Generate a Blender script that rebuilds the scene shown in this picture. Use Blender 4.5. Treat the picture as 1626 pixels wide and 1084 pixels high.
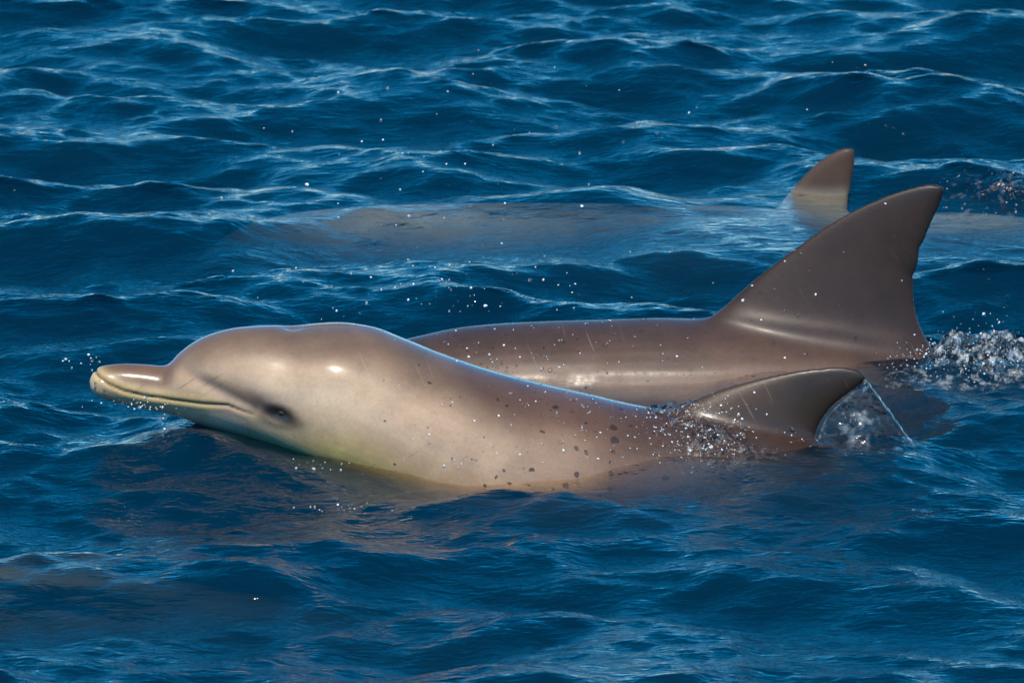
import bpy, bmesh, math, random
import numpy as np
from mathutils import Vector, Matrix, noise as mnoise

for o in list(bpy.data.objects):
    bpy.data.objects.remove(o)
scene = bpy.context.scene
C = scene.collection
R = math.radians

# ------------------------------------------------------------------ camera
ELEV = R(12.0)
DIST = 15.0
AIM = Vector((0.0, 0.0, 0.171))
W_PX, H_PX = 1626.0, 1084.0
cam_d = bpy.data.cameras.new('camera')
cam = bpy.data.objects.new('camera', cam_d)
C.objects.link(cam)
cam.location = AIM + DIST * Vector((0, -math.cos(ELEV), math.sin(ELEV)))
cam.rotation_euler = (math.pi / 2 - ELEV, 0, 0)
cam_d.sensor_width = 36.0
cam_d.lens = 36.0 * DIST / (W_PX / 1000.0)
cam_d.clip_start = 0.5
cam_d.clip_end = 20000
cam_d.dof.use_dof = True
cam_d.dof.focus_distance = DIST
cam_d.dof.aperture_fstop = 20.0
scene.camera = cam

# ------------------------------------------------------------------ light
SUN_EL, SUN_AZ = R(57.0), R(-8.0)        # azimuth measured from behind the camera, minus = left
sun_dir = Vector((math.sin(SUN_AZ) * math.cos(SUN_EL), -math.cos(SUN_AZ) * math.cos(SUN_EL), math.sin(SUN_EL)))
world = bpy.data.worlds.new('World')
scene.world = world
world.use_nodes = True
wn = world.node_tree
wn.nodes.clear()
sky = wn.nodes.new('ShaderNodeTexSky')
sky.sky_type = 'NISHITA'
sky.sun_disc = False
sky.sun_elevation = SUN_EL
sky.sun_rotation = math.atan2(sun_dir.x, sun_dir.y)
sky.air_density = 0.6
sky.dust_density = 0.0
sky.ozone_density = 2.0
bg = wn.nodes.new('ShaderNodeBackground')
bg.inputs['Strength'].default_value = 0.15
wo = wn.nodes.new('ShaderNodeOutputWorld')
hs = wn.nodes.new('ShaderNodeHueSaturation')      # clear, deep blue sky
hs.inputs['Saturation'].default_value = 1.5
hs.inputs['Hue'].default_value = 0.485
wn.links.new(sky.outputs[0], hs.inputs['Color'])
wn.links.new(hs.outputs[0], bg.inputs[0])
wn.links.new(bg.outputs[0], wo.inputs[0])
sun_d = bpy.data.lights.new('sun', 'SUN')
sun_d.energy = 2.7
sun_d.angle = R(0.5)
sun_d.color = (1.0, 0.90, 0.76)
sun = bpy.data.objects.new('sun', sun_d)
C.objects.link(sun)
sun.rotation_euler = sun_dir.to_track_quat('Z', 'Y').to_euler()

vs = scene.view_settings
vs.view_transform = 'Standard'
vs.look = 'None'
vs.gamma = 1.0
vs.exposure = 0.8
vs.use_curve_mapping = False
cy = scene.cycles
cy.use_denoising = True
cy.max_bounces = 10
cy.transparent_max_bounces = 16
cy.volume_bounces = 0
cy.glossy_bounces = 4
cy.diffuse_bounces = 3
cy.sample_clamp_indirect = 6.0
cy.caustics_refractive = False
cy.caustics_reflective = False

rng = np.random.default_rng(11)
random.seed(11)

# ------------------------------------------------------------------ helpers
cE, sE = math.cos(ELEV), math.sin(ELEV)
CAM = np.array(cam.location)


def P(u, v, y):
    """Point of the plane y = const that the photograph shows at pixel (u, v)."""
    a, b = (u - W_PX / 2) / 1000.0, (H_PX / 2 - v) / 1000.0
    d = np.array([a / DIST, cE + b / DIST * sE, -sE + b / DIST * cE])
    t = (y - CAM[1]) / d[1]
    return CAM + t * d


def proj(co):
    """Pixel of world points (n,3)."""
    q = co - CAM
    dep = q[:, 1] * cE - q[:, 2] * sE
    up = q[:, 1] * sE + q[:, 2] * cE
    return np.stack([W_PX / 2 + 1000 * DIST * q[:, 0] / dep, H_PX / 2 - 1000 * DIST * up / dep], 1)


def sstep(a, b, x):
    t = np.clip((x - a) / (b - a), 0, 1)
    return t * t * (3 - 2 * t)


def pchip(xs, ys, xq):
    xs, ys = np.asarray(xs, float), np.asarray(ys, float)
    h = np.diff(xs)
    d = np.diff(ys) / h
    m = np.zeros_like(ys)
    m[0], m[-1] = d[0], d[-1]
    for i in range(1, len(xs) - 1):
        if d[i - 1] * d[i] > 0:
            w1, w2 = 2 * h[i] + h[i - 1], h[i] + 2 * h[i - 1]
            m[i] = (w1 + w2) / (w1 / d[i - 1] + w2 / d[i])
    i = np.clip(np.searchsorted(xs, xq) - 1, 0, len(xs) - 2)
    t = (xq - xs[i]) / h[i]
    t = np.clip(t, 0, 1)
    return ((1 + 2 * t) * (1 - t) ** 2 * ys[i] + t * (1 - t) ** 2 * h[i] * m[i]
            + t * t * (3 - 2 * t) * ys[i + 1] + t * t * (t - 1) * h[i] * m[i + 1])


class Lat:
    """Smooth value noise on numpy points."""
    def __init__(self, seed):
        self.t = np.random.default_rng(seed).uniform(-1, 1, (32, 32, 32))

    def __call__(self, p):
        i = np.floor(p).astype(int)
        f = p - i
        f = f * f * f * (f * (f * 6 - 15) + 10)
        r = 0
        for a in (0, 1):
            for b in (0, 1):
                for c in (0, 1):
                    w = (f[:, 0] if a else 1 - f[:, 0]) * (f[:, 1] if b else 1 - f[:, 1]) * (f[:, 2] if c else 1 - f[:, 2])
                    r = r + w * self.t[(i[:, 0] + a) % 32, (i[:, 1] + b) % 32, (i[:, 2] + c) % 32]
        return r


vnoise = Lat(5)


def fbm(p, o=4):
    r, a = 0, 1.0
    for k in range(o):
        r = r + a * vnoise(p * 2 ** k + 7.3 * k)
        a *= 0.5
    return r


def smooth_shade(me):
    me.polygons.foreach_set('use_smooth', np.ones(len(me.polygons), bool))
    me.update()


def mesh_np(name, verts, quads):
    me = bpy.data.meshes.new(name)
    verts = np.asarray(verts, np.float32)
    quads = np.asarray(quads, np.int32)
    me.vertices.add(len(verts))
    me.vertices.foreach_set('co', verts.ravel())
    k = quads.shape[1]
    me.loops.add(quads.size)
    me.loops.foreach_set('vertex_index', quads.ravel())
    me.polygons.add(len(quads))
    me.polygons.foreach_set('loop_start', np.arange(0, quads.size, k, dtype=np.int32))
    me.polygons.foreach_set('loop_total', np.full(len(quads), k, np.int32))
    me.update(calc_edges=True)
    me.validate()
    return me


def add_obj(name, me, mat=None, parent=None, label=None, cat=None, group=None, kind=None):
    o = bpy.data.objects.new(name, me)
    C.objects.link(o)
    if mat:
        me.materials.clear()
        me.materials.append(mat)
    if parent:
        o.parent = parent
    for k, v in (('label', label), ('category', cat), ('group', group), ('kind', kind)):
        if v:
            o[k] = v
    return o


def get_co(me):
    a = np.empty(len(me.vertices) * 3, np.float32)
    me.vertices.foreach_get('co', a)
    return a.reshape(-1, 3).astype(float)


def set_co(me, co):
    me.vertices.foreach_set('co', co.astype(np.float32).ravel())
    me.update()


def get_no(me):
    a = np.empty(len(me.vertices) * 3, np.float32)
    me.vertices.foreach_get('normal', a)
    return a.reshape(-1, 3).astype(float)


def get_edges(me):
    a = np.empty(len(me.edges) * 2, np.int32)
    me.edges.foreach_get('vertices', a)
    return a.reshape(-1, 2)


def laplace(co, ed, w, n):
    deg = np.bincount(ed.ravel(), minlength=len(co)).astype(float)[:, None]
    for _ in range(n):
        acc = np.zeros_like(co)
        for k in range(3):
            acc[:, k] = np.bincount(ed[:, 0], co[ed[:, 1], k], len(co)) + np.bincount(ed[:, 1], co[ed[:, 0], k], len(co))
        co = co + w[:, None] * (acc / np.maximum(deg, 1) - co)
    return co


def poly_dist(p, line):
    """Distance of 2-D points to a polyline and the position along it (0..1)."""
    line = np.asarray(line, float)
    best = np.full(len(p), 1e9)
    par = np.zeros(len(p))
    seg = np.linalg.norm(np.diff(line, axis=0), axis=1)
    tot, run = seg.sum(), 0.0
    for i in range(len(line) - 1):
        a, d = line[i], line[i + 1] - line[i]
        t = np.clip(((p - a) @ d) / (d @ d), 0, 1)
        q = np.linalg.norm(p - (a + t[:, None] * d), axis=1)
        m = q < best
        best[m] = q[m]
        par[m] = (run + t[m] * seg[i]) / tot
        run += seg[i]
    return best, par


def srgb(r, g, b):
    f = lambda c: c / 12.92 if c <= 0.04045 else ((c + 0.055) / 1.055) ** 2.4
    return np.array([f(r / 255), f(g / 255), f(b / 255)])


# ------------------------------------------------------------------ materials
def nodes_of(name):
    m = bpy.data.materials.new(name)
    m.use_nodes = True
    m.node_tree.nodes.clear()
    nt = m.node_tree
    N = lambda t, **kw: _node(nt, t, kw)
    return m, nt, N


def _node(nt, t, kw):
    n = nt.nodes.new(t)
    for k, v in kw.items():
        if k in n.inputs:
            n.inputs[k].default_value = v
        else:
            setattr(n, k, v)
    return n


def water_material():
    m, nt, N = nodes_of('sea_water')
    L = nt.links.new
    tc = N('ShaderNodeTexCoord')
    h = None
    for sc, st, det, amp in ((34, (0.5, 1.0, 1.0), 3.0, 1.0), (100, (0.45, 1.0, 1.0), 2.0, 0.45)):
        mp = N('ShaderNodeMapping')
        mp.inputs['Scale'].default_value = st
        mp.inputs['Rotation'].default_value = (0, 0, R(12 if sc < 50 else -16))
        L(tc.outputs['Object'], mp.inputs[0])
        nz = N('ShaderNodeTexNoise', Scale=sc, Detail=det, Roughness=0.5, Distortion=0.6)
        L(mp.outputs[0], nz.inputs['Vector'])
        mu = N('ShaderNodeMath', operation='MULTIPLY')
        mu.inputs[1].default_value = amp
        L(nz.outputs['Fac'], mu.inputs[0])
        if h is None:
            h = mu
        else:
            ad = N('ShaderNodeMath', operation='ADD')
            L(h.outputs[0], ad.inputs[0])
            L(mu.outputs[0], ad.inputs[1])
            h = ad
    bp = N('ShaderNodeBump', Strength=1.0, Distance=0.0054)
    L(h.outputs[0], bp.inputs['Height'])
    fr = N('ShaderNodeFresnel', IOR=1.333)
    L(bp.outputs[0], fr.inputs['Normal'])
    gl = N('ShaderNodeBsdfGlossy', Roughness=0.10)
    L(bp.outputs[0], gl.inputs['Normal'])
    tr = N('ShaderNodeBsdfTransparent')
    mx = N('ShaderNodeMixShader')
    L(fr.outputs[0], mx.inputs[0])
    L(tr.outputs[0], mx.inputs[1])
    L(gl.outputs[0], mx.inputs[2])
    va = N('ShaderNodeVolumeAbsorption', Density=22.0)
    va.inputs['Color'].default_value = (0.60, 0.68, 0.76, 1)
    vsn = N('ShaderNodeVolumeScatter', Density=2.05)
    vsn.inputs['Color'].default_value = (0.01, 0.37, 0.74, 1)
    ad = N('ShaderNodeAddShader')
    L(va.outputs[0], ad.inputs[0])
    L(vsn.outputs[0], ad.inputs[1])
    out = N('ShaderNodeOutputMaterial')
    L(mx.outputs[0], out.inputs['Surface'])
    L(ad.outputs[0], out.inputs['Volume'])
    return m




def clear_water_material(name, bump_scale, bump_dist, foam_glint, rough=0.05, foam_glint_lo=0.50):
    """Thin clear water: films, sheets, beads and thrown-up water."""
    m, nt, N = nodes_of(name)
    L = nt.links.new
    tc = N('ShaderNodeTexCoord')
    nz = N('ShaderNodeTexNoise', Scale=bump_scale, Detail=3.0, Roughness=0.6, Distortion=0.8)
    L(tc.outputs['Object'], nz.inputs['Vector'])
    bp = N('ShaderNodeBump', Strength=1.0, Distance=bump_dist)
    L(nz.outputs['Fac'], bp.inputs['Height'])
    fr = N('ShaderNodeFresnel', IOR=1.333)
    L(bp.outputs[0], fr.inputs['Normal'])
    gl = N('ShaderNodeBsdfGlossy', Roughness=rough)
    L(bp.outputs[0], gl.inputs['Normal'])
    tr = N('ShaderNodeBsdfTransparent')
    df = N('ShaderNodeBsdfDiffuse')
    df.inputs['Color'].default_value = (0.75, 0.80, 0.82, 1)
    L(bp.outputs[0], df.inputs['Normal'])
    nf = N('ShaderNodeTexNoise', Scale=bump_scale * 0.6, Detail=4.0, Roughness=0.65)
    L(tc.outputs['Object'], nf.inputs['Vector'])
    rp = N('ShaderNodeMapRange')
    rp.inputs['From Min'].default_value = foam_glint_lo
    rp.inputs['From Max'].default_value = foam_glint_lo + 0.22
    rp.inputs['To Max'].default_value = foam_glint
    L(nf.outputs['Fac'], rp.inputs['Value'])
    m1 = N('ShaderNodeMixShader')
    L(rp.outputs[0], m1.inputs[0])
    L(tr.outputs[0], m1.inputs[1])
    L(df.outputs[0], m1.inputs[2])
    mx = N('ShaderNodeMixShader')
    L(fr.outputs[0], mx.inputs[0])
    L(m1.outputs[0], mx.inputs[1])
    L(gl.outputs[0], mx.inputs[2])
    out = N('ShaderNodeOutputMaterial')
    L(mx.outputs[0], out.inputs['Surface'])
    return m


def skin_material(name, spots, rough=0.42, coat_rough=0.17, coat=1.0):
    m, nt, N = nodes_of(name)
    L = nt.links.new
    at = N('ShaderNodeAttribute', attribute_name='pigment')
    tc = N('ShaderNodeTexCoord')
    # mottling
    n1 = N('ShaderNodeTexNoise', Scale=14.0, Detail=6.0, Roughness=0.6)
    L(tc.outputs['Object'], n1.inputs['Vector'])
    r1 = N('ShaderNodeMapRange')
    r1.inputs['From Min'].default_value = 0.3
    r1.inputs['From Max'].default_value = 0.7
    r1.inputs['To Min'].default_value = 0.80
    r1.inputs['To Max'].default_value = 1.14
    L(n1.outputs['Fac'], r1.inputs['Value'])
    n2 = N('ShaderNodeTexNoise', Scale=200.0, Detail=2.0, Roughness=0.6)
    L(tc.outputs['Object'], n2.inputs['Vector'])
    r2 = N('ShaderNodeMapRange')
    r2.inputs['From Min'].default_value = 0.3
    r2.inputs['From Max'].default_value = 0.7
    r2.inputs['To Min'].default_value = 0.93
    r2.inputs['To Max'].default_value = 1.06
    L(n2.outputs['Fac'], r2.inputs['Value'])
    mm = N('ShaderNodeMath', operation='MULTIPLY')
    L(r1.outputs[0], mm.inputs[0])
    L(r2.outputs[0], mm.inputs[1])
    vm = N('ShaderNodeVectorMath', operation='SCALE')
    L(at.outputs['Color'], vm.inputs[0])
    L(mm.outputs[0], vm.inputs['Scale'])
    col = vm.outputs[0]
    if spots:
        for sc, rad, thr in ((24.0, 0.18, 0.45), (56.0, 0.32, 0.50)):
            wp = N('ShaderNodeTexNoise', Scale=90.0, Detail=1.0)
            L(tc.outputs['Object'], wp.inputs['Vector'])
            ws = N('ShaderNodeVectorMath', operation='MULTIPLY_ADD')
            ws.inputs[1].default_value = (0.008,) * 3
            L(wp.outputs['Color'], ws.inputs[0])
            L(tc.outputs['Object'], ws.inputs[2])
            vo = N('ShaderNodeTexVoronoi', Scale=sc)
            L(ws.outputs[0], vo.inputs['Vector'])
            sp = N('ShaderNodeSeparateColor')
            L(vo.outputs['Color'], sp.inputs[0])
            # radius of each spot: random per cell, most cells have none
            ra = N('ShaderNodeMapRange')
            ra.inputs['From Min'].default_value = thr
            ra.inputs['From Max'].default_value = 1.0
            ra.inputs['To Min'].default_value = 0.0
            ra.inputs['To Max'].default_value = rad
            L(sp.outputs[0], ra.inputs['Value'])
            aa = N('ShaderNodeAttribute', attribute_name='spotting')
            rs = N('ShaderNodeMath', operation='MULTIPLY')
            L(ra.outputs[0], rs.inputs[0])
            L(aa.outputs['Fac'], rs.inputs[1])
            df = N('ShaderNodeMath', operation='SUBTRACT')
            L(rs.outputs[0], df.inputs[0])
            L(vo.outputs['Distance'], df.inputs[1])
            ed = N('ShaderNodeMapRange')
            ed.inputs['From Min'].default_value = -0.02
            ed.inputs['From Max'].default_value = 0.03
            ed.inputs['To Max'].default_value = 0.85
            L(df.outputs[0], ed.inputs['Value'])
            mx = N('ShaderNodeMix', data_type='RGBA')
            L(ed.outputs[0], mx.inputs[0])
            L(col, mx.inputs[6])
            mx.inputs[7].default_value = (0.025, 0.014, 0.011, 1)
            col = mx.outputs[2]
    # thin tooth-rake scratches, a few patches of them
    for ang, sc_ in ((35, 1.0), (-62, 0.8)):
        mr = N('ShaderNodeMapping')
        mr.inputs['Rotation'].default_value = (0, R(ang), 0)
        L(tc.outputs['Object'], mr.inputs[0])
        mp = N('ShaderNodeMapping')
        mp.inputs['Scale'].default_value = (14 * sc_, 3, 240 * sc_)
        L(mr.outputs[0], mp.inputs[0])
        ns = N('ShaderNodeTexNoise', Scale=1.0, Detail=1.0)
        L(mp.outputs[0], ns.inputs['Vector'])
        t1 = N('ShaderNodeMapRange')
        t1.inputs['From Min'].default_value = 0.66
        t1.inputs['From Max'].default_value = 0.78
        L(ns.outputs['Fac'], t1.inputs['Value'])
        nm = N('ShaderNodeTexNoise', Scale=9.0 * sc_, Detail=1.0)
        L(tc.outputs['Object'], nm.inputs['Vector'])
        t2 = N('ShaderNodeMapRange')
        t2.inputs['From Min'].default_value = 0.54
        t2.inputs['From Max'].default_value = 0.66
        t2.inputs['To Max'].default_value = 0.55 if ang > 0 else 0.18
        L(nm.outputs['Fac'], t2.inputs['Value'])
        tm = N('ShaderNodeMath', operation='MULTIPLY')
        L(t1.outputs[0], tm.inputs[0])
        L(t2.outputs[0], tm.inputs[1])
        mx = N('ShaderNodeMix', data_type='RGBA')
        L(tm.outputs[0], mx.inputs[0])
        L(col, mx.inputs[6])
        mx.inputs[7].default_value = (0.035, 0.024, 0.020, 1) if ang > 0 else (0.42, 0.34, 0.27, 1)
        col = mx.outputs[2]
    bs = N('ShaderNodeBsdfPrincipled', Roughness=rough)
    bs.inputs['IOR'].default_value = 1.38
    wa = N('ShaderNodeAttribute', attribute_name='wetness')
    wm = N('ShaderNodeMath', operation='MULTIPLY')
    wm.inputs[1].default_value = coat
    L(wa.outputs['Fac'], wm.inputs[0])
    L(wm.outputs[0], bs.inputs['Coat Weight'])
    bs.inputs['Coat Roughness'].default_value = coat_rough
    bs.inputs['Coat IOR'].default_value = 1.36
    L(col, bs.inputs['Base Color'])
    n3 = N('ShaderNodeTexNoise', Scale=120.0, Detail=4.0, Roughness=0.6)
    L(tc.outputs['Object'], n3.inputs['Vector'])
    bp = N('ShaderNodeBump', Strength=0.25, Distance=0.0012)
    L(n3.outputs['Fac'], bp.inputs['Height'])
    L(bp.outputs[0], bs.inputs['Normal'])
    n4 = N('ShaderNodeTexNoise', Scale=30.0, Detail=3.0)
    L(tc.outputs['Object'], n4.inputs['Vector'])
    bc = N('ShaderNodeBump', Strength=0.06, Distance=0.002)
    L(n4.outputs['Fac'], bc.inputs['Height'])
    L(bc.outputs[0], bs.inputs['Coat Normal'])
    # the film of water lies unevenly
    n5 = N('ShaderNodeTexNoise', Scale=22.0, Detail=5.0, Roughness=0.65)
    L(tc.outputs['Object'], n5.inputs['Vector'])
    r5 = N('ShaderNodeMapRange')
    r5.inputs['From Min'].default_value = 0.3
    r5.inputs['From Max'].default_value = 0.7
    r5.inputs['To Min'].default_value = coat_rough * 0.6
    r5.inputs['To Max'].default_value = coat_rough * 1.6
    L(n5.outputs['Fac'], r5.inputs['Value'])
    L(r5.outputs[0], bs.inputs['Coat Roughness'])
    out = N('ShaderNodeOutputMaterial')
    L(bs.outputs[0], out.inputs['Surface'])
    return m


M_WATER = water_material()
M_SKIN1 = skin_material('pale_spotted_wet_skin', True, 0.45, 0.16, 0.8)
M_SKIN2 = skin_material('brown_wet_skin', False, 0.5, 0.30, 0.4)
M_SKIN3 = skin_material('grey_brown_wet_skin', False, 0.6, 0.2, 0.15)
M_BEAD = clear_water_material('water_beads', 60.0, 0.0005, 0.35, 0.10)
M_GLINT = clear_water_material('glint_white_drops', 200.0, 0.0003, 5.0, 0.2)  # white diffuse colour stands in for sun glints on small drops
M_FILM = clear_water_material('rippled_water_film', 150.0, 0.0022, 0.25, 0.16, 0.54)
M_SHEET = clear_water_material('thin_water_sheet', 70.0, 0.0025, 0.35, 0.10)
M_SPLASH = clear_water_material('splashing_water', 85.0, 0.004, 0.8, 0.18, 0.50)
M_RIPPLE = clear_water_material('glittering_wavelets', 60.0, 0.004, 0.35, 0.15, 0.58)
m, nt, N = nodes_of('dark_eye')
b = N('ShaderNodeBsdfPrincipled', Roughness=0.08)
b.inputs['Base Color'].default_value = (0.006, 0.005, 0.005, 1)
b.inputs['Roughness'].default_value = 0.45
nt.links.new(b.outputs[0], N('ShaderNodeOutputMaterial').inputs[0])
M_EYE = m

# ------------------------------------------------------------------ the sea
wr = np.random.default_rng(23)
WAVES = []
for i in range(110):
    f = i / 109.0
    lam = 0.95 * (0.028 / 0.95) ** f * wr.uniform(0.9, 1.1)
    spread = 0.45 + 0.45 * f
    th = R(-94) + wr.normal(0, spread)
    k = 2 * math.pi / lam
    steep = float(np.interp(lam, [.03, .08, .15, .25, .4, .7, .95], [.021, .030, .039, .042, .046, .045, .034])) * wr.uniform(0.5, 1.4)
    WAVES.append((k * math.cos(th), k * math.sin(th), steep / k, wr.uniform(0, 2 * math.pi), lam))


def local_level(x, y):
    """Slow swell of the surface round the animals."""
    g = lambda cx, cy_, sx, sy: np.exp(-((x - cx) / sx) ** 2 - ((y - cy_) / sy) ** 2)
    z = g(0.0, -0.16, 9.0, 0.13) * sstep(-.60, -.46, x) * sstep(.75, .5, x) * np.interp(x, [-.5, -.37, -.29, -.21, -.07, .09, .24, .37, .48, .7], [.022, .016, .002, -.010, -.022, -.012, .010, .018, .014, .0])
    z += -0.050 * g(0.10, 0.36, 0.36, 0.15)
    z += 0.016 * g(0.50, 1.93, 0.22, 0.20)
    z += 0.036 * g(-0.52, -0.05, 0.13, 0.11)
    z += -0.034 * g(0.42, -0.04, 0.17, 0.12)
    z += 0.030 * g(0.14, 1.95, 0.14, 0.14)
    return z


def water_disp(x, y, sp):
    dx, dy, dz = np.zeros_like(x), np.zeros_like(x), local_level(x, y)
    # the animals' bodies still the waves right beside them
    calm = 1 - .18 * np.exp(-((y + 1.15) / .55) ** 2) - .7 * np.exp(-((x - .05) / .5) ** 4 - ((y + .14) / .15) ** 2) - .62 * np.exp(-((x - .40) / .70) ** 4 - ((y - 1.78) / .30) ** 4) - .6 * np.exp(-((x - .15) / .4) ** 4 - ((y - .36) / .16) ** 2)
    # gusts: patches of livelier and calmer water
    q = np.stack([x.ravel() * 1.1, y.ravel() * 0.8, np.zeros(x.size)], 1)
    gust = (1.0 + 0.35 * vnoise(q)).reshape(x.shape)
    for kx, ky, a, ph, lam in WAVES:
        w = a * sstep(lam / 2.2, lam / 4.5, sp) * calm
        if lam < 0.2:
            w = w * gust
        p = kx * x + ky * y + ph
        s, c = np.sin(p), np.cos(p)
        kk = math.hypot(kx, ky)
        dz += w * c
        dx -= 0.32 * w * s * kx / kk
        dy -= 0.32 * w * s * ky / kk
    return dx, dy, dz


def axis(lo, hi, step, far):
    a = list(np.arange(lo, hi + step * 0.5, step))
    s, left, right = step, [], []
    l, r = a[0], a[-1]
    while r - hi < far:
        s *= 1.16
        l -= s
        r += s
        left.append(l)
        right.append(r)
    return np.array(left[::-1] + a + right)


ax = axis(-1.5, 1.5, 0.0072, 3000)
ay = axis(-2.9, 5.2, 0.0095, 3000)
X, Y = np.meshgrid(ax, ay)
SPX = np.gradient(ax)[None, :]
SPY = np.gradient(ay)[:, None]
SP = np.maximum(np.broadcast_to(SPX, X.shape), np.broadcast_to(SPY, X.shape))
dX, dY, dZ = water_disp(X, Y, SP)
top = np.stack([X + dX, Y + dY, dZ], -1).reshape(-1, 3)
ny, nx = X.shape
idx = np.arange(nx * ny).reshape(ny, nx)
quads = np.stack([idx[:-1, :-1], idx[:-1, 1:], idx[1:, 1:], idx[1:, :-1]], -1).reshape(-1, 4)
# close the body of water below
edge = np.concatenate([idx[0, :-1], idx[:-1, -1], idx[-1, :0:-1], idx[:0:-1, 0]])
low = top[edge].copy()
low[:, 2] = -30.0
base = len(top)
ne = len(edge)
j = np.arange(ne)
sides = np.stack([edge, base + j, base + (j + 1) % ne, edge[(j + 1) % ne]], 1)
cen = base + ne
verts = np.concatenate([top, low, [[0, 0, -30.0]]])
bott = np.stack([base + j, np.full(ne, cen), np.full(ne, cen), base + (j + 1) % ne], 1)
me = bpy.data.meshes.new('sea')
allq = np.concatenate([quads, sides])
nq = len(allq)
loops = np.concatenate([allq.ravel(), bott[:, [0, 1, 3]].ravel()]).astype(np.int32)
me.vertices.add(len(verts))
me.vertices.foreach_set('co', verts.astype(np.float32).ravel())
me.loops.add(len(loops))
me.loops.foreach_set('vertex_index', loops)
me.polygons.add(nq + ne)
me.polygons.foreach_set('loop_start', np.concatenate([np.arange(nq) * 4, nq * 4 + np.arange(ne) * 3]).astype(np.int32))
me.polygons.foreach_set('loop_total', np.concatenate([np.full(nq, 4), np.full(ne, 3)]).astype(np.int32))
me.update(calc_edges=True)
smooth_shade(me)
add_obj('sea', me, M_WATER, kind='structure', label='choppy deep blue sea water all around the dolphins')


def level_at(x, y):
    x, y = np.atleast_1d(np.asarray(x, float)), np.atleast_1d(np.asarray(y, float))
    return water_disp(x, y, np.full_like(x, 0.008))[2]


# ------------------------------------------------------------------ dolphins
def body_loft(st, yc, n_ring=56, n_st=320):
    """st rows: x, z_top, z_bottom, half width.  Closed tube of egg-shaped sections."""
    st = np.array(st)
    x0, x1 = st[0, 0], st[-1, 0]
    t = np.linspace(0, 1, n_st)
    # denser towards the tip of the beak
    xq = x0 + (x1 - x0) * (0.35 * t + 0.65 * t ** 2)
    zt, zb, w = (pchip(st[:, 0], st[:, k], xq) for k in (1, 2, 3))
    yy = yc(xq) if callable(yc) else np.full(n_st, yc)
    a = np.linspace(0, 2 * math.pi, n_ring, endpoint=False)
    ca, sa = np.cos(a), np.sin(a)
    zc = zb + (zt - zb) * 0.48
    rows = []
    for i in range(n_st):
        hgt = np.where(sa > 0, zt[i] - zc[i], zc[i] - zb[i])
        rows.append(np.stack([np.full(n_ring, xq[i]), yy[i] + w[i] * ca, zc[i] + hgt * sa], 1))
    v = np.concatenate(rows + [[[xq[0] - 0.0005, yy[0], zc[0]]], [[xq[-1] + 0.0005, yy[-1], zc[-1]]]])
    f = []
    for i in range(n_st - 1):
        for k in range(n_ring):
            b_, c_ = i * n_ring + k, i * n_ring + (k + 1) % n_ring
            f.append((b_, b_ + n_ring, c_ + n_ring, c_))
    e0, e1 = n_st * n_ring, n_st * n_ring + 1
    for k in range(n_ring):
        f.append((e0, k, (k + 1) % n_ring))
        b_ = (n_st - 1) * n_ring
        f.append((e1, b_ + (k + 1) % n_ring, b_ + k))
    return v, f, (xq, zt, zb, zc, w, yy)


def resample(line, n):
    line = np.asarray(line, float)
    s = np.concatenate([[0], np.cumsum(np.linalg.norm(np.diff(line, axis=0), axis=1))])
    q = np.linspace(0, s[-1], n)
    return np.stack([pchip(s, line[:, k], q) for k in range(line.shape[1])], 1)


def fin_loft(lead, trail, nrm, th_root, th_tip, n=48, m=24, power=1.5):
    """Blade between a leading and a trailing edge curve, thick along nrm."""
    Lc, Tc = resample(lead, n), resample(trail, n)
    nrm = np.asarray(nrm, float)
    c = (1 - np.cos(np.linspace(0, math.pi, m))) / 2
    prof = (4 * c * (1 - c)) ** 0.55
    rows = []
    for i in range(n):
        s = i / (n - 1)
        th = th_tip + (th_root - th_tip) * (1 - s) ** power
        mid = Lc[i] + (Tc[i] - Lc[i]) * c[:, None]
        up = mid + nrm * (prof * th / 2)[:, None]
        dn = mid - nrm * (prof * th / 2)[:, None]
        rows.append(np.concatenate([up, dn[-2:0:-1]]))
    k = len(rows[0])
    v = np.concatenate(rows + [[rows[0].mean(0)], [rows[-1].mean(0)]])
    f = []
    for i in range(n - 1):
        for q in range(k):
            a, b_ = i * k + q, i * k + (q + 1) % k
            f.append((a, a + k, b_ + k, b_))
    for q in range(k):
        f.append((n * k, q, (q + 1) % k))
        f.append((n * k + 1, (n - 1) * k + (q + 1) % k, (n - 1) * k + q))
    return v, f


def fuse(name, pieces, voxel, smooth):
    bm = bmesh.new()
    for v, f in pieces:
        vs_ = [bm.verts.new(p) for p in v]
        for q in f:
            try:
                bm.faces.new([vs_[i] for i in q])
            except ValueError:
                pass
    bmesh.ops.recalc_face_normals(bm, faces=bm.faces)
    me = bpy.data.meshes.new(name)
    bm.to_mesh(me)
    bm.free()
    o = bpy.data.objects.new(name + '_build', me)
    C.objects.link(o)
    md = o.modifiers.new('r', 'REMESH')
    md.mode = 'VOXEL'
    md.voxel_size = voxel
    dg = bpy.context.evaluated_depsgraph_get()
    dg.update()
    out = bpy.data.meshes.new_from_object(o.evaluated_get(dg))
    bpy.data.objects.remove(o)
    bpy.data.meshes.remove(me)
    out.name = name
    co, ed = get_co(out), get_edges(out)
    co = laplace(co, ed, np.full(len(co), 0.5), smooth)
    set_co(out, co)
    smooth_shade(out)
    return out


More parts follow.
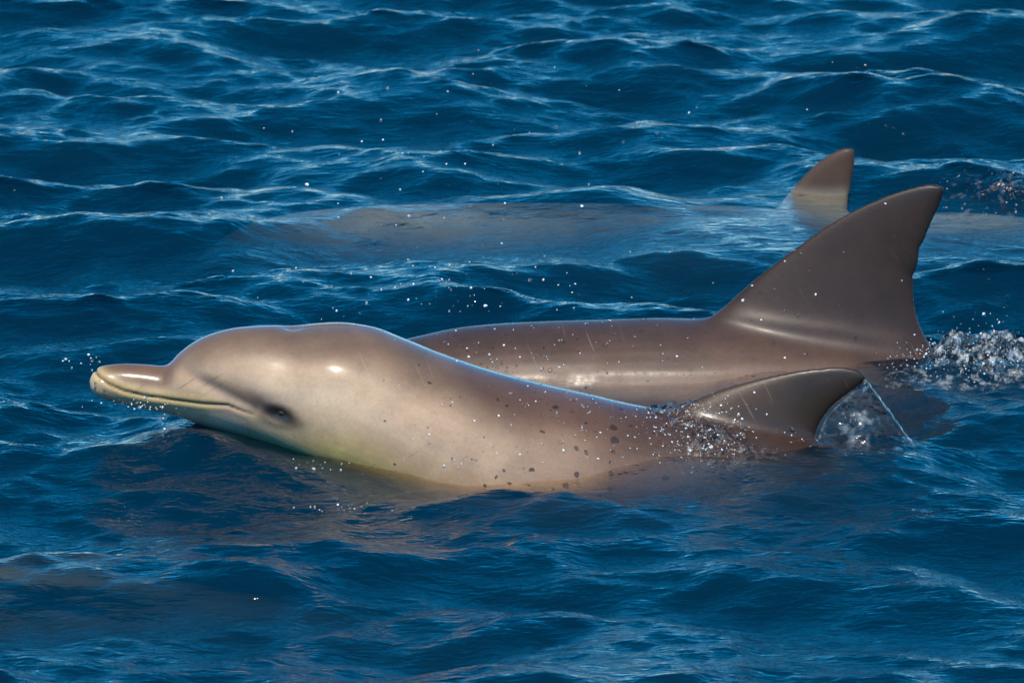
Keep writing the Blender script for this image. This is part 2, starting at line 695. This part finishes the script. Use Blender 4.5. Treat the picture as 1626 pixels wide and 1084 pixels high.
def top_from_pixel(rows, y):
    """Station rows (u, v of the back line, z_bottom, half width) -> x, z_top, z_bottom, w."""
    out = []
    for u, v, zb, w in rows:
        p = P(u, v, y)
        V = p[1] * sE + p[2] * cE          # height of the sight line through the back line
        lo, hi = zb, zb + 0.6
        for _ in range(40):
            zt = (lo + hi) / 2
            zc, h = (zt + zb) / 2, (zt - zb) / 2
            s = y * sE + zc * cE + math.hypot(w * sE, h * cE)
            lo, hi = (zt, hi) if s < V else (lo, zt)
        out.append((p[0], zt, zb, w))
    return out


def flippers_and_flukes(xf, zf, wf, y, tail, pitch, scale=1.0):
    out = []
    for s in (-1, 1):
        root = np.array([xf, y + s * wf * 0.75, zf])
        d = lambda a, b_, c_: root + scale * np.array([a, s * b_, c_])
        lead = [d(0, -.03, .02), d(.05, .05, -.04), d(.12, .12, -.11), d(.22, .17, -.17), d(.27, .18, -.195)]
        trail = [d(.13, -.03, -.01), d(.15, .04, -.06), d(.19, .10, -.12), d(.25, .15, -.175), d(.275, .18, -.197)]
        out.append(fin_loft(lead, trail, (0.1, -s * 0.6, 0.75), 0.035, 0.012))
        tx, tz = tail
        q = lambda a, b_: np.array([tx + scale * a * math.cos(pitch), y + s * scale * b_, tz + scale * a * math.sin(pitch)])
        lead = [q(-.16, -.01), q(-.05, .06), q(.04, .15), q(.12, .25), q(.15, .28)]
        trail = [q(.05, -.01), q(.075, .06), q(.09, .13), q(.13, .22), q(.155, .282)]
        out.append(fin_loft(lead, trail, (0, 0, 1), 0.030, 0.010))
    return out


def uvline(pts, y):
    return [P(u, v, y) for u, v in pts]


def set_attr(me, name, col):
    if col.ndim == 2:
        at = me.attributes.new(name, 'FLOAT_COLOR', 'POINT')
        at.data.foreach_set('color', np.concatenate([col, np.ones((len(col), 1))], 1).astype(np.float32).ravel())
    else:
        at = me.attributes.new(name, 'FLOAT', 'POINT')
        at.data.foreach_set('value', col.astype(np.float32))


def mix(c, d, t):
    return c * (1 - t)[:, None] + np.asarray(d) * t[:, None]


def recenter(o, loc):
    me = o.data
    set_co(me, get_co(me) - np.array(loc))
    o.location = loc


# ---- the spotted dolphin in front
tip = P(142, 605, 0)
beak_to_back = [
    (146, 596, .089, .013), (154, 586, .083, .020), (168, 579.5, .077, .025), (200, 577, .068, .030), (235, 578.5, .061, .033),
    (260, 580.5, .056, .037), (268, 577, .054, .040), (282, 562, .050, .048), (310, 541, .040, .062), (340, 528, .029, .075),
    (380, 519, .012, .089), (430, 516, -.010, .104), (465, 517.5, -.028, .112), (500, 516, -.046, .119), (545, 514, -.065, .128),
    (590, 518.5, -.085, .137), (640, 536, -.11, .146), (700, 560, -.14, .154), (780, 587, -.175, .161), (860, 608, -.21, .164),
    (940, 626, -.24, .164), (1000, 640, -.265, .162), (1060, 650, -.285, .158), (1130, 658, -.30, .153), (1200, 671, -.31, .146), (1300, 698, -.325, .132)]
st1 = [(tip[0], tip[2] + .004, tip[2] - .004, .004)] + top_from_pixel(beak_to_back, 0)
st1 += [(.65, -.10, -.335, .10), (.85, -.245, -.385, .065), (1.05, -.355, -.44, .04), (1.25, -.455, -.495, .024), (1.36, -.505, -.525, .018)]
bv, bf, prof1 = body_loft(st1, 0.0)
fin1_lead = uvline([(1040, 735), (1052, 668), (1085, 641), (1130, 622), (1180, 607), (1230, 595), (1285, 585.5), (1335, 582), (1362, 587), (1374, 596)], 0)
fin1_trail = uvline([(1330, 800), (1297, 735), (1293, 714), (1295, 697), (1302, 674), (1317, 650), (1343, 628), (1364, 613), (1373, 604), (1375, 598)], 0)
parts = [(bv, bf), fin_loft(fin1_lead, fin1_trail, (0, 1, 0), 0.12, 0.013, power=2.2)]
parts += flippers_and_flukes(-.16, -.10, .12, 0, (1.36, -.515), -.42)
d1 = fuse('dolphin', parts, 0.0028, 6)
co, ed = get_co(d1), get_edges(d1)
uv = proj(co)
side = np.abs(co[:, 1])
# soft fillet where the fin rises from the back
wgt = np.exp(-(poly_dist(uv, [(1040, 648), (1120, 662), (1200, 680), (1290, 712)])[0] / 30.0) ** 2) * 0.5
co = laplace(co, ed, wgt, 70)
# mouth, cheek groove, blowhole dip and eye hollow, mirrored on both sides: measured in the side view of the animal
sx = np.stack([co[:, 0], co[:, 2]], 1)


def sideline(pts, yy):
    return [(P(u, v, yy)[0], P(u, v, yy)[2]) for u, v in pts]


# the surface bends towards the viewer, so each mark is placed at the depth of the flank there
MOUTH = sideline([(152, 592)], -.012) + sideline([(160, 600), (172, 608)], -.020) + sideline([(195, 620), (230, 628)], -.030) \
    + sideline([(270, 634)], -.040) + sideline([(320, 638)], -.052) + sideline([(362, 640), (380, 646)], -.066) + sideline([(402, 655)], -.078)
CHEEK = sideline([(268, 580)], -.018) + sideline([(300, 589)], -.040) + sideline([(335, 604)], -.058) + sideline([(370, 622)], -.070) + sideline([(405, 640)], -.082)
d_m, p_m = poly_dist(sx, MOUTH)
d_c, p_c = poly_dist(sx, CHEEK)
nrm = get_no(d1)
eye_uv = np.array([446.0, 656.0])
near = co[:, 1] < 0
de = np.where(near & (nrm[:, 1] < -0.2), np.hypot(uv[:, 0] - eye_uv[0], uv[:, 1] - eye_uv[1]), 1e9)
eye_i = int(np.argmin(de))
eye_c = co[eye_i].copy()
ex, ez = co[:, 0] - eye_c[0], co[:, 2] - eye_c[2]
eye_r = np.hypot(ex * 0.75 + ez * 0.25, ez * 1.25)
flank = sstep(0.004, 0.016, side)
disp = np.zeros(len(co))
disp -= 0.0026 * np.exp(-(d_m / 0.0022) ** 2) * (1 - .6 * sstep(.8, 1, p_m)) * (co[:, 0] < eye_c[0])
disp += 0.0012 * np.exp(-((d_m - 0.007) / 0.005) ** 2) * (1 - p_m * 0.5) * (p_m < 0.98)
disp -= 0.0060 * np.exp(-(d_c / 0.014) ** 2) * flank * sstep(0, .2, p_c) * (1 - 0.4 * p_c)
disp += 0.0014 * np.exp(-((eye_r - 0.020) / 0.009) ** 2)
disp -= 0.0030 * np.exp(-(eye_r / 0.009) ** 2)
bh = np.hypot((co[:, 0] - P(466, 517, 0)[0]) * 1.0, co[:, 1])
# bulge added behind the eye to gather the sun highlight into one spot
hb_ = np.hypot(uv[:, 0] - 522, (uv[:, 1] - 585) * 1.1)
disp += 0.0085 * np.exp(-(hb_ / 52.0) ** 2) * near
disp += 0.0085 * np.exp(-((co[:, 0] - P(522, 585, 0)[0]) / .052) ** 2 - ((co[:, 2] - P(522, 585, -.1)[2]) / .047) ** 2) * ~near
top_side = nrm[:, 2] > 0.3
disp -= 0.0040 * np.exp(-(bh / 0.014) ** 2) * top_side
co = co + nrm * disp[:, None]
set_co(d1, co)
d1.update()
# pigment (own markings, plus lit cheek and mouth shade painted in)
xq, zt, zb, zc, w_, _ = prof1
iz = np.interp(co[:, 0], xq, zc)
ht = np.interp(co[:, 0], xq, zt) - iz
hb = iz - np.interp(co[:, 0], xq, zb)
rel = np.where(co[:, 2] > iz, (co[:, 2] - iz) / np.maximum(ht, .002), (co[:, 2] - iz) / np.maximum(hb, .002))
px = co[:, 0]
nz1 = fbm(co * 9.0, 3)
nz2 = fbm(co * 26.0 + 3, 3)
FLANK, CAPE, BROWN = srgb(182, 148, 116), srgb(70, 48, 36), srgb(106, 74, 55)
BELLY, LIP, BEAK = srgb(214, 178, 108), srgb(200, 168, 108), srgb(116, 86, 64)
FINC, DARK = srgb(44, 33, 26), srgb(14, 11, 11)
col = np.tile(FLANK, (len(co), 1))
edge_n = rel + 0.10 * nz1
col = mix(col, CAPE, sstep(0.28, 0.98, edge_n) * (0.75 + 0.3 * sstep(-.25, .1, px)))
rear = sstep(-.10, .16, px + 0.35 * co[:, 2] + .03 * nz1)
col = mix(col, BROWN, rear * 0.85)
col = mix(col, CAPE, sstep(.05, .30, px) * sstep(0.25, 0.8, edge_n))
cheek = np.exp(-((px + .33) / .13) ** 2) * sstep(.75, .25, rel) * sstep(-.9, -.3, rel)
col = mix(col, srgb(206, 176, 142), cheek * .7)  # lighter cheek paints the lit form of the head into the colour
bel = sstep(0.02, -0.45, rel + .10 * nz1) * (1 - sstep(-.10, 0.02, px - 0.9 * (co[:, 2]) - .02)) * sstep(-.40, -.26, px)
col = mix(col, BELLY, bel)
# beak
bk = sstep(-.535, -.56, px - 0.3 * (co[:, 2] - .1))
mz = np.interp(px, [q[0] for q in MOUTH], [q[1] for q in MOUTH])
above = co[:, 2] - mz
col = mix(col, BEAK, bk * sstep(0.008, 0.026, above))
lipband = np.exp(-(np.maximum(d_m - 0.004, 0) / 0.011) ** 2) * (px < eye_c[0] - .02)
col = mix(col, LIP, lipband * np.where(above > 0, 0.55, 0.95) * sstep(-.44, -.50, px))
col = mix(col, LIP, sstep(-.645, -.665, px) * 0.8)
col = mix(col, srgb(206, 170, 150), sstep(.0, -.02, above) * (px < -.42) * 0.6)
# cheek stripe, eye patch, dark lip line with the shade of the gap painted in
col = mix(col, srgb(84, 68, 62), 0.85 * np.exp(-(d_c / 0.008) ** 2) * sstep(0.15, .45, p_c))
col = mix(col, srgb(74, 60, 56), 0.9 * np.exp(-(np.hypot((ex + .012) * .5 + ez * .25, (ez - .004) + ex * .35) / 0.023) ** 2))
col = mix(col, DARK, 0.96 * np.exp(-(np.hypot((ex + .002) * .42, ez + (ex + .002) * .36) / 0.0130) ** 4))
col = mix(col, srgb(74, 46, 32), 0.85 * np.exp(-(d_m / 0.0019) ** 2) * (1 - .6 * sstep(.85, 1, p_m)) * (px < eye_c[0] - .012) * (p_m < .999))
# dorsal fin
infin = sstep(-0.03, 0.05, co[:, 2] - np.interp(px, xq, zt)) * (px > .2)
tipk = sstep(.40, .56, px + .2 * co[:, 2])
col = mix(col, srgb(76, 54, 38), np.clip(infin, 0, 1) * .9)
col = mix(col, FINC, np.clip(infin, 0, 1) * tipk)
col = mix(col, FINC, sstep(.25, .45, px) * .5)
col *= (1 + 0.07 * nz2)[:, None]
set_attr(d1, 'pigment', np.clip(col, 0.004, 0.9))
spot = (0.25 + 0.75 * sstep(-.30, .12, px)) * sstep(-.50, -.38, px) * (1 - infin) * sstep(-.9, -.2, rel)
set_attr(d1, 'wetness', 1 - .88 * np.clip(infin, 0, 1))
set_attr(d1, 'spotting', np.clip(spot, 0, 1))
D1 = add_obj('dolphin', d1, M_SKIN1, label='pale spotted dolphin in front with its beak, eye and head above the water', cat='dolphin', group='dolphins swimming close together')
ORG1 = (0.0, 0.0, -0.30)
co1 = co.copy()
no1 = get_no(d1)
recenter(D1, ORG1)


def eye_mesh(center, normal, r):
    bm = bmesh.new()
    bmesh.ops.create_uvsphere(bm, u_segments=20, v_segments=14, radius=r)
    for v in bm.verts:
        v.co.x *= 1.25
        v.co.z *= 0.78
    n = Vector(normal).normalized()
    rot = Vector((0, -1, 0)).rotation_difference(n).to_matrix().to_4x4()
    bm.transform(Matrix.Translation(Vector(center)) @ rot @ Matrix.Rotation(R(14), 4, 'Y'))
    me = bpy.data.meshes.new('eye')
    bm.to_mesh(me)
    bm.free()
    smooth_shade(me)
    return me


en = no1[eye_i]
for s in (1, -1):
    c_ = np.array([co1[eye_i][0], co1[eye_i][1] * s, co1[eye_i][2]])
    n_ = np.array([en[0], en[1] * s, en[2]])
    add_obj('eye', eye_mesh(c_ - n_ * 0.0085 - np.array(ORG1), n_, 0.0105), M_EYE, D1)

# ---- the brown dolphin right behind it
Y2 = 0.66
back2 = [(660, 534, -.335, .145), (740, 518, -.345, .155), (830, 511, -.352, .163), (950, 507, -.357, .168), (1060, 504, -.358, .168),
         (1130, 505, -.355, .166), (1220, 512, -.348, .160), (1320, 526, -.338, .150), (1420, 550, -.326, .136), (1500, 580, -.318, .121)]
st2 = [(-.78, -.205, -.213, .004), (-.775, -.19, -.225, .016), (-.75, -.178, -.24, .027), (-.70, -.17, -.252, .034), (-.655, -.162, -.262, .042),
       (-.635, -.142, -.268, .05), (-.60, -.11, -.278, .064), (-.54, -.072, -.292, .088), (-.44, -.034, -.308, .112), (-.30, .0, -.325, .132)]
st2 += top_from_pixel(back2, Y2)
st2 += [(.82, -.10, -.318, .10), (1.0, -.165, -.33, .07), (1.2, -.24, -.345, .042), (1.38, -.305, -.36, .026), (1.5, -.345, -.37, .02)]
bv, bf, prof2 = body_loft(st2, Y2)
lead2 = uvline([(1085, 560), (1110, 520), (1135, 494), (1165, 470), (1205, 437), (1260, 395), (1320, 353), (1380, 321), (1440, 299), (1474, 291.5), (1492, 293)], Y2)
trail2 = uvline([(1520, 640), (1500, 575), (1478, 540), (1462, 513), (1453, 480), (1451, 448), (1451, 434), (1456, 430), (1458, 422), (1462, 396), (1462, 391), (1468, 387), (1471, 378), (1484, 346), (1498, 312), (1500, 300)], Y2)
parts = [(bv, bf), fin_loft(lead2, trail2, (0, 1, 0), 0.15, 0.015, power=2.6)]
parts += flippers_and_flukes(-.30, -.19, .12, Y2, (1.5, -.357), -.25)
d2 = fuse('dolphin', parts, 0.0038, 5)
co, ed = get_co(d2), get_edges(d2)
uv = proj(co)
wgt = np.exp(-(poly_dist(uv, [(1110, 512), (1220, 520), (1320, 532), (1420, 552), (1480, 570)])[0] / 36.0) ** 2) * 0.5
co = laplace(co, ed, wgt, 110)
nrm = get_no(d2)
# soft folds of muscle along the flank under the fin
f1 = poly_dist(uv, [(960, 590), (1100, 592), (1240, 580), (1330, 572), (1440, 566)])[0]
f2 = poly_dist(uv, [(1140, 497), (1240, 514), (1340, 527), (1430, 545)])[0]
fr_ = (co[:, 1] < Y2)
co = co + nrm * (0.0015 * np.exp(-(f1 / 16) ** 2) * fr_ + 0.002 * np.exp(-(f2 / 12) ** 2) * fr_)[:, None]
set_co(d2, co)
xq, zt, zb, zc, w_, _ = prof2
zt_i = np.interp(co[:, 0], xq, zt)
iz = np.interp(co[:, 0], xq, zc)
rel = (co[:, 2] - iz) / np.maximum(zt_i - iz, .003)
nz1, nz2 = fbm(co * 8 + 11, 3), fbm(co * 24 + 5, 3)
col = np.tile(srgb(100, 70, 53), (len(co), 1))
col = mix(col, srgb(68, 49, 39), sstep(.55, 1.0, rel + .08 * nz1))
col = mix(col, srgb(116, 90, 74), sstep(.45, .05, rel + .08 * nz1))
fin = sstep(.004, .06, co[:, 2] - zt_i) * (co[:, 0] > .2)
col = mix(col, srgb(54, 36, 27), np.clip(fin, 0, 1))
fe = np.minimum(poly_dist(uv, [(1440, 299), (1474, 291), (1500, 300)])[0], poly_dist(uv, [(1500, 300), (1484, 346), (1455, 430)])[0])
col = mix(col, srgb(34, 28, 26), np.exp(-(fe / 22) ** 2) * fin * .8)
col = mix(col, srgb(150, 138, 112), sstep(-.35, -.7, rel))
col *= (1 + 0.08 * nz2)[:, None]
set_attr(d2, 'pigment', np.clip(col, 0.004, .9))
set_attr(d2, 'wetness', 1 - .6 * np.clip(fin, 0, 1))
D2 = add_obj('dolphin', d2, M_SKIN2, label='brown dolphin behind the front one, showing its back and the tallest dorsal fin', cat='dolphin', group='dolphins swimming close together')
co2, no2 = co.copy(), get_no(d2)
ORG2 = (0.3, Y2, -0.36)
recenter(D2, ORG2)

# ---- the far dolphin, only the tip of its fin out of the water
Y3 = 2.06
st3 = [(-.72, -.19, -.198, .004), (-.71, -.175, -.21, .018), (-.64, -.155, -.235, .034), (-.59, -.145, -.245, .042), (-.57, -.125, -.25, .05),
       (-.48, -.06, -.275, .088), (-.36, -.035, -.30, .118), (-.20, -.025, -.33, .145), (0, -.022, -.355, .166), (.2, -.028, -.37, .172), (.4, -.040, -.37, .168),
       (.6, -.058, -.36, .152), (.8, -.075, -.345, .125), (1.0, -.10, -.325, .09), (1.2, -.15, -.31, .055), (1.4, -.21, -.305, .03), (1.52, -.24, -.275, .02)]
st3 = [(a, b + .008 + .014 * float(sstep(0, .5, a)) + .03 * float(sstep(.5, .95, a)), c - .012, d) for a, b, c, d in st3]
bv, bf, prof3 = body_loft(st3, Y3, 40, 160)
lead3 = uvline([(1150, 420), (1195, 372), (1225, 338), (1248, 310), (1268, 286), (1292, 262), (1318, 243), (1340, 234.5), (1352, 233.5)], Y3)
trail3 = uvline([(1390, 430), (1355, 372), (1347, 340), (1349, 318), (1354, 290), (1358, 268), (1360, 250), (1359, 240), (1356, 235)], Y3)
parts = [(bv, bf), fin_loft(lead3, trail3, (0, 1, 0), 0.055, 0.016)] + flippers_and_flukes(-.24, -.2, .12, Y3, (1.5, -.27), -.2)
d3 = fuse('dolphin', parts, 0.0055, 4)
co = get_co(d3)
nz1 = fbm(co * 14, 4)
fin = sstep(-.04, .03, co[:, 2])
col = np.tile(srgb(204, 198, 176), (len(co), 1))
col = mix(col, srgb(80, 58, 45), fin)
uv = proj(co)
col = mix(col, srgb(60, 50, 46), fin * np.exp(-(poly_dist(uv, [(1325, 236), (1352, 232), (1361, 245), (1350, 325)])[0] / 6) ** 2))
col *= (1 + 0.10 * nz1)[:, None]
set_attr(d3, 'pigment', np.clip(col, .004, .9))
set_attr(d3, 'wetness', np.ones(len(co)))
D3 = add_obj('dolphin', d3, M_SKIN3, label='farthest dolphin, under the surface with only its small fin tip out', cat='dolphin', group='dolphins swimming close together')
recenter(D3, (0.3, Y3, -.38))

# ---- the dolphin under the surface in the foreground, rolled on its side
bv, bf, prof4 = body_loft([(a, b + .17, c + .17, d) for a, b, c, d in st3], 0.0, 40, 160)
lead4 = [(.16, 0, .06), (.24, 0, .12), (.32, 0, .20), (.42, 0, .275), (.49, 0, .30)]
trail4 = [(.56, 0, .06), (.50, 0, .11), (.475, 0, .17), (.48, 0, .24), (.495, 0, .298)]
parts = [(bv, bf), fin_loft(lead4, trail4, (0, 1, 0), 0.05, 0.016)] + flippers_and_flukes(-.24, -.04, .12, 0, (1.45, -.1), -.2, 0.6)
d4 = fuse('dolphin', parts, 0.007, 3)
co = get_co(d4)
nz1 = fbm(co * 12 + 4, 4)
col = np.tile(srgb(188, 172, 132), (len(co), 1))
col = mix(col, srgb(140, 118, 98), sstep(.04, .12, co[:, 2] + .03 * nz1))
col = mix(col, srgb(190, 176, 140), sstep(-.02, -.10, co[:, 2] + .03 * nz1))
col *= (1 + .12 * nz1)[:, None]
set_attr(d4, 'pigment', np.clip(col, .004, .9))
set_attr(d4, 'wetness', np.ones(len(co)))
D4 = add_obj('dolphin', d4, M_SKIN3, label='fully submerged dolphin, a blurred brown shape under the water at the bottom left', cat='dolphin', group='dolphins swimming close together')
D4.location = (-1.0, -.62, -.190)
D4.rotation_euler = (R(-80), R(3.5), R(-3))


# ------------------------------------------------------------------ water on and around the dolphins
bm = bmesh.new()
bmesh.ops.create_icosphere(bm, subdivisions=2, radius=1.0)
ICO_V = np.array([v.co[:] for v in bm.verts])
ICO_F = np.array([[v.index for v in f.verts] for f in bm.faces])
bm.free()


def beads(name, pts, nrms, radii, flat, mat, parent=None, org=(0, 0, 0), **kw):
    vv, ff, o_ = [], [], 0
    for p, n, r, fl in zip(pts, nrms, radii, flat):
        n = n / np.linalg.norm(n)
        t = np.cross(n, [0.3, 0.2, 0.9])
        t /= np.linalg.norm(t)
        b_ = np.cross(n, t)
        s = ICO_V * r * rng.uniform(0.8, 1.25, 3)
        vv.append(p + s[:, :1] * t + s[:, 1:2] * b_ + s[:, 2:] * fl * n - np.array(org))
        ff.append(ICO_F + o_)
        o_ += len(ICO_V)
    me = mesh_np(name, np.concatenate(vv), np.concatenate(ff))
    smooth_shade(me)
    return add_obj(name, me, mat, parent, kind='stuff', **kw)


def pick(co, no, n, weight):
    vis = (no @ np.array([0, -cE, sE]) > 0.05) & (co[:, 2] > 0.0)
    w = weight * vis
    w = w / w.sum()
    return rng.choice(len(co), n, False, w)


uv1, uv2 = proj(co1), proj(co2)
gz = lambda uv, u, v, su, sv: np.exp(-((uv[:, 0] - u) / su) ** 2 - ((uv[:, 1] - v) / sv) ** 2)
w1 = 0.03 + 0.5 * gz(uv1, 930, 680, 160, 60) + 5.0 * gz(uv1, 1110, 692, 62, 50) + 1.5 * gz(uv1, 1060, 645, 40, 12) + 1.2 * gz(uv1, 715, 735, 40, 20) + 1.0 * gz(uv1, 985, 735, 20, 20) + 0.8 * gz(uv1, 1270, 690, 30, 30)
w1 *= sstep(480, 640, uv1[:, 0])
i1 = pick(co1, no1, 900, w1)
rad = rng.lognormal(math.log(0.0014), 0.45, len(i1)).clip(.0008, .0045)
k = rng.random(len(i1)) < .35
beads('water_beads', co1[i1][k], no1[i1][k], rad[k], np.full(k.sum(), .6), M_BEAD, D1, ORG1)
beads('glint_white_beads', co1[i1][~k], no1[i1][~k], rad[~k] * .75, np.full((~k).sum(), .8), M_GLINT, D1, ORG1)  # drops coloured white in place of their sun sparkle
w2 = 0.12 + 0.8 * gz(uv2, 860, 560, 160, 35) + 1.5 * gz(uv2, 1080, 605, 120, 18) + 3 * gz(uv2, 1470, 575, 40, 25)
i2 = pick(co2, no2, 230, w2)
rad = rng.lognormal(math.log(0.0017), 0.42, len(i2)).clip(.0008, .0045)
k = rng.random(len(i2)) < .5
beads('water_beads', co2[i2][k], no2[i2][k], rad[k], np.full(k.sum(), .6), M_BEAD, D2, ORG2)
beads('glint_white_beads', co2[i2][~k], no2[i2][~k], rad[~k] * .75, np.full((~k).sum(), .8), M_GLINT, D2, ORG2)


# film of churned water running over the back in front of the near fin
def film(name, me_src, co, no, mask, lift, rough, parent, org, mat):
    n = len(me_src.polygons)
    lt = np.empty(n, np.int32)
    me_src.polygons.foreach_get('loop_total', lt)
    lv = np.empty(lt.sum(), np.int32)
    me_src.loops.foreach_get('vertex_index', lv)
    st_ = np.concatenate([[0], np.cumsum(lt)[:-1]])
    q4 = st_[lt == 4]
    q = lv[q4[:, None] + np.arange(4)]
    keep = mask[q].mean(1) > 0.12
    q = q[keep]
    us, inv = np.unique(q, return_inverse=True)
    p = co[us]
    nz = fbm(p * 55.0, 3) + 0.8 * np.abs(fbm(p * 28.0 + 9, 2))
    h = lift * mask[us] * (0.5 + 0.9 * nz.clip(-.45, 2)) - .0006
    me = mesh_np(name, p + no[us] * h[:, None] - np.array(org), inv.reshape(-1, 4))
    smooth_shade(me)
    return add_obj(name, me, mat, parent, kind='stuff')


fm = np.clip(1.15 * gz(uv1, 1112, 700, 66, 52) + .9 * gz(uv1, 1060, 650, 40, 16) + .8 * gz(uv1, 1180, 722, 70, 16) - .12, 0, 1)
fm = np.clip(fm * (0.75 + 0.9 * fbm(co1 * 30.0 + 2, 3)) - .06, 0, 1)
fm *= (no1 @ np.array([0, -cE, sE]) > -0.1)
film('water_film', d1, co1, no1, fm, 0.009, 1, D1, ORG1, M_FILM)

# the sheet of water pouring off the tip of the near fin
A = uvline([(1374, 606), (1345, 630), (1320, 654), (1304, 680), (1297, 705), (1296, 730)], 0)
B = uvline([(1376, 606), (1394, 630), (1412, 654), (1430, 680), (1446, 700), (1462, 720)], -.02)
Lc, Rc = resample(A, 60), resample(B, 60)
g = np.linspace(0, 1, 60)
grid = Lc[:, None] * (1 - g)[None, :, None] + Rc[:, None] * g[None, :, None]
pp = grid.reshape(-1, 3)
off = 0.010 * fbm(pp * 34, 3) * np.tile(g * (1 - g) * 4, 60) + .012 * np.sin(np.tile(g, 60) * math.pi)
pp[:, 1] += off
i_ = np.arange(3600).reshape(60, 60)
qd = np.stack([i_[:-1, :-1], i_[:-1, 1:], i_[1:, 1:], i_[1:, :-1]], -1).reshape(-1, 4)
me = mesh_np('water_sheet', pp, qd)
smooth_shade(me)
sm = add_obj('water_sheet', me, M_SHEET, kind='stuff', label='thin clear sheet of water pouring off the front dolphin\'s fin tip', cat='water')
md = sm.modifiers.new('thick', 'SOLIDIFY')
md.thickness = 0.003
# its outer edge, a rope of water
ring, rope_v, rope_f = 10, [], []
for k in range(60):
    r = .0022 + .0012 * math.sin(k * .9) * math.sin(k * .37)
    for q in range(ring):
        a = 2 * math.pi * q / ring
        rope_v.append(Rc[k] + np.array([math.cos(a) * r, math.sin(a) * r, 0]))
for k in range(59):
    for q in range(ring):
        a, b_ = k * ring + q, k * ring + (q + 1) % ring
        rope_f.append((a, b_, b_ + ring, a + ring))
me = mesh_np('sheet_rim', rope_v, rope_f)
smooth_shade(me)
add_obj('sheet_rim', me, M_BEAD, sm, kind='stuff')


# thrown-up water
def splash(name, cx, cy_, sx_, sy_, hgt, seed, label, mat, n=150):
    gx, gy = np.meshgrid(np.linspace(-1, 1, n), np.linspace(-1, 1, int(n * .7)))
    x, y = cx + gx * sx_, cy_ + gy * sy_
    q = np.stack([x.ravel() * 16 + seed, y.ravel() * 13, np.full(x.size, seed * .7)], 1)
    rid = (1 - np.abs(fbm(q, 4)) * 1.6).reshape(x.shape).clip(0, 1) ** 1.7
    fine = fbm(q * 5, 3).reshape(x.shape)
    rr = np.sqrt(gx ** 2 + gy ** 2)
    env = sstep(1.0, .25, rr + .18 * fbm(q * .35, 2).reshape(x.shape))
    h = env * hgt * (0.25 + 0.9 * rid + .22 * fine) - .022 * (1 - env)
    z = level_at(x.ravel(), y.ravel()).reshape(x.shape) + h
    x = x + env * .018 * fine
    v = np.stack([x, y, z], -1).reshape(-1, 3)
    a, b_ = x.shape
    i_ = np.arange(a * b_).reshape(a, b_)
    qd = np.stack([i_[:-1, :-1], i_[:-1, 1:], i_[1:, 1:], i_[1:, :-1]], -1).reshape(-1, 4)
    me = mesh_np(name, v, qd)
    smooth_shade(me)
    o = add_obj(name, me, mat, kind='stuff', label=label, cat='splash')
    return v


p_ = P(1580, 560, .70)
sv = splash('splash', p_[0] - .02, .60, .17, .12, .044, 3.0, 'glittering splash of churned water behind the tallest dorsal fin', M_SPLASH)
p3 = P(1590, 330, 2.2)
sv3 = splash('splash', p3[0] + .02, 2.06, .15, .11, .012, 9.0, 'low band of glittering wavelets right of the farthest fin tip', M_RIPPLE)

def on_sea(u, v):
    """Point of the sea surface along the sight line through a pixel."""
    ys = np.arange(-1.0, .1, .01)
    q = np.array([P(u, v, y) for y in ys])
    k = int(np.argmax(q[:, 2] <= level_at(q[:, 0], ys) + .002))
    q = q[k]
    return q[None]


# beads thrown from the splashes, airborne spray, and bead clusters standing in for glints
pts, rad = [], []
for v, cnt, up in ((sv, 700, .045), (sv3, 90, .012)):
    c_ = v[rng.choice(len(v), cnt)]
    c_ = c_ + np.stack([rng.normal(0, .012, cnt), rng.normal(0, .01, cnt), np.abs(rng.normal(0, up * .45, cnt))], 1)
    pts.append(c_)
    rad.append(rng.lognormal(math.log(.0011), .4, cnt).clip(.0006, .003))
for u0, v0, su, sv_, cnt in ((215, 640, 25, 5, 26), (258, 648, 26, 5, 22), (262, 690, 3, 22, 12), (120, 575, 25, 8, 14), (520, 738, 34, 7, 26), (525, 805, 34, 6, 22)):  # chin drips, and white beads laid on the water as painted sun glints
    for _ in range(cnt):
        pts.append(on_sea(rng.normal(u0, su), rng.normal(v0, sv_)) if v0 > 700 else P(rng.normal(u0, su), rng.normal(v0, sv_), rng.uniform(-.07, -.045))[None])
        rad.append(np.array([rng.lognormal(math.log(.0012), .35)]).clip(.0006, .0026))
for u0, v0, su, sv_, cnt in ((760, 470, 130, 45, 90), (700, 330, 180, 90, 45), (900, 180, 260, 90, 24), (930, 540, 90, 30, 25), (600, 500, 90, 25, 18)):
    for _ in range(cnt):
        u, v = rng.normal(u0, su), rng.normal(v0, sv_)
        y = rng.uniform(.2, .9)
        q = P(u, v, y)
        if q[2] < .03 or (v > 500 and y < .66):
            continue
        pts.append(q[None])
        rad.append(np.array([rng.lognormal(math.log(.0014), .40)]).clip(.0007, .0032))
pts, rad = np.concatenate(pts), np.concatenate(rad)
beads('spray', pts, np.tile([0.1, -.5, .8], (len(pts), 1)), rad, np.full(len(pts), 1.0), M_GLINT, label='fine drops of spray in the air, and white beads standing in for sun glints on the water', cat='spray')
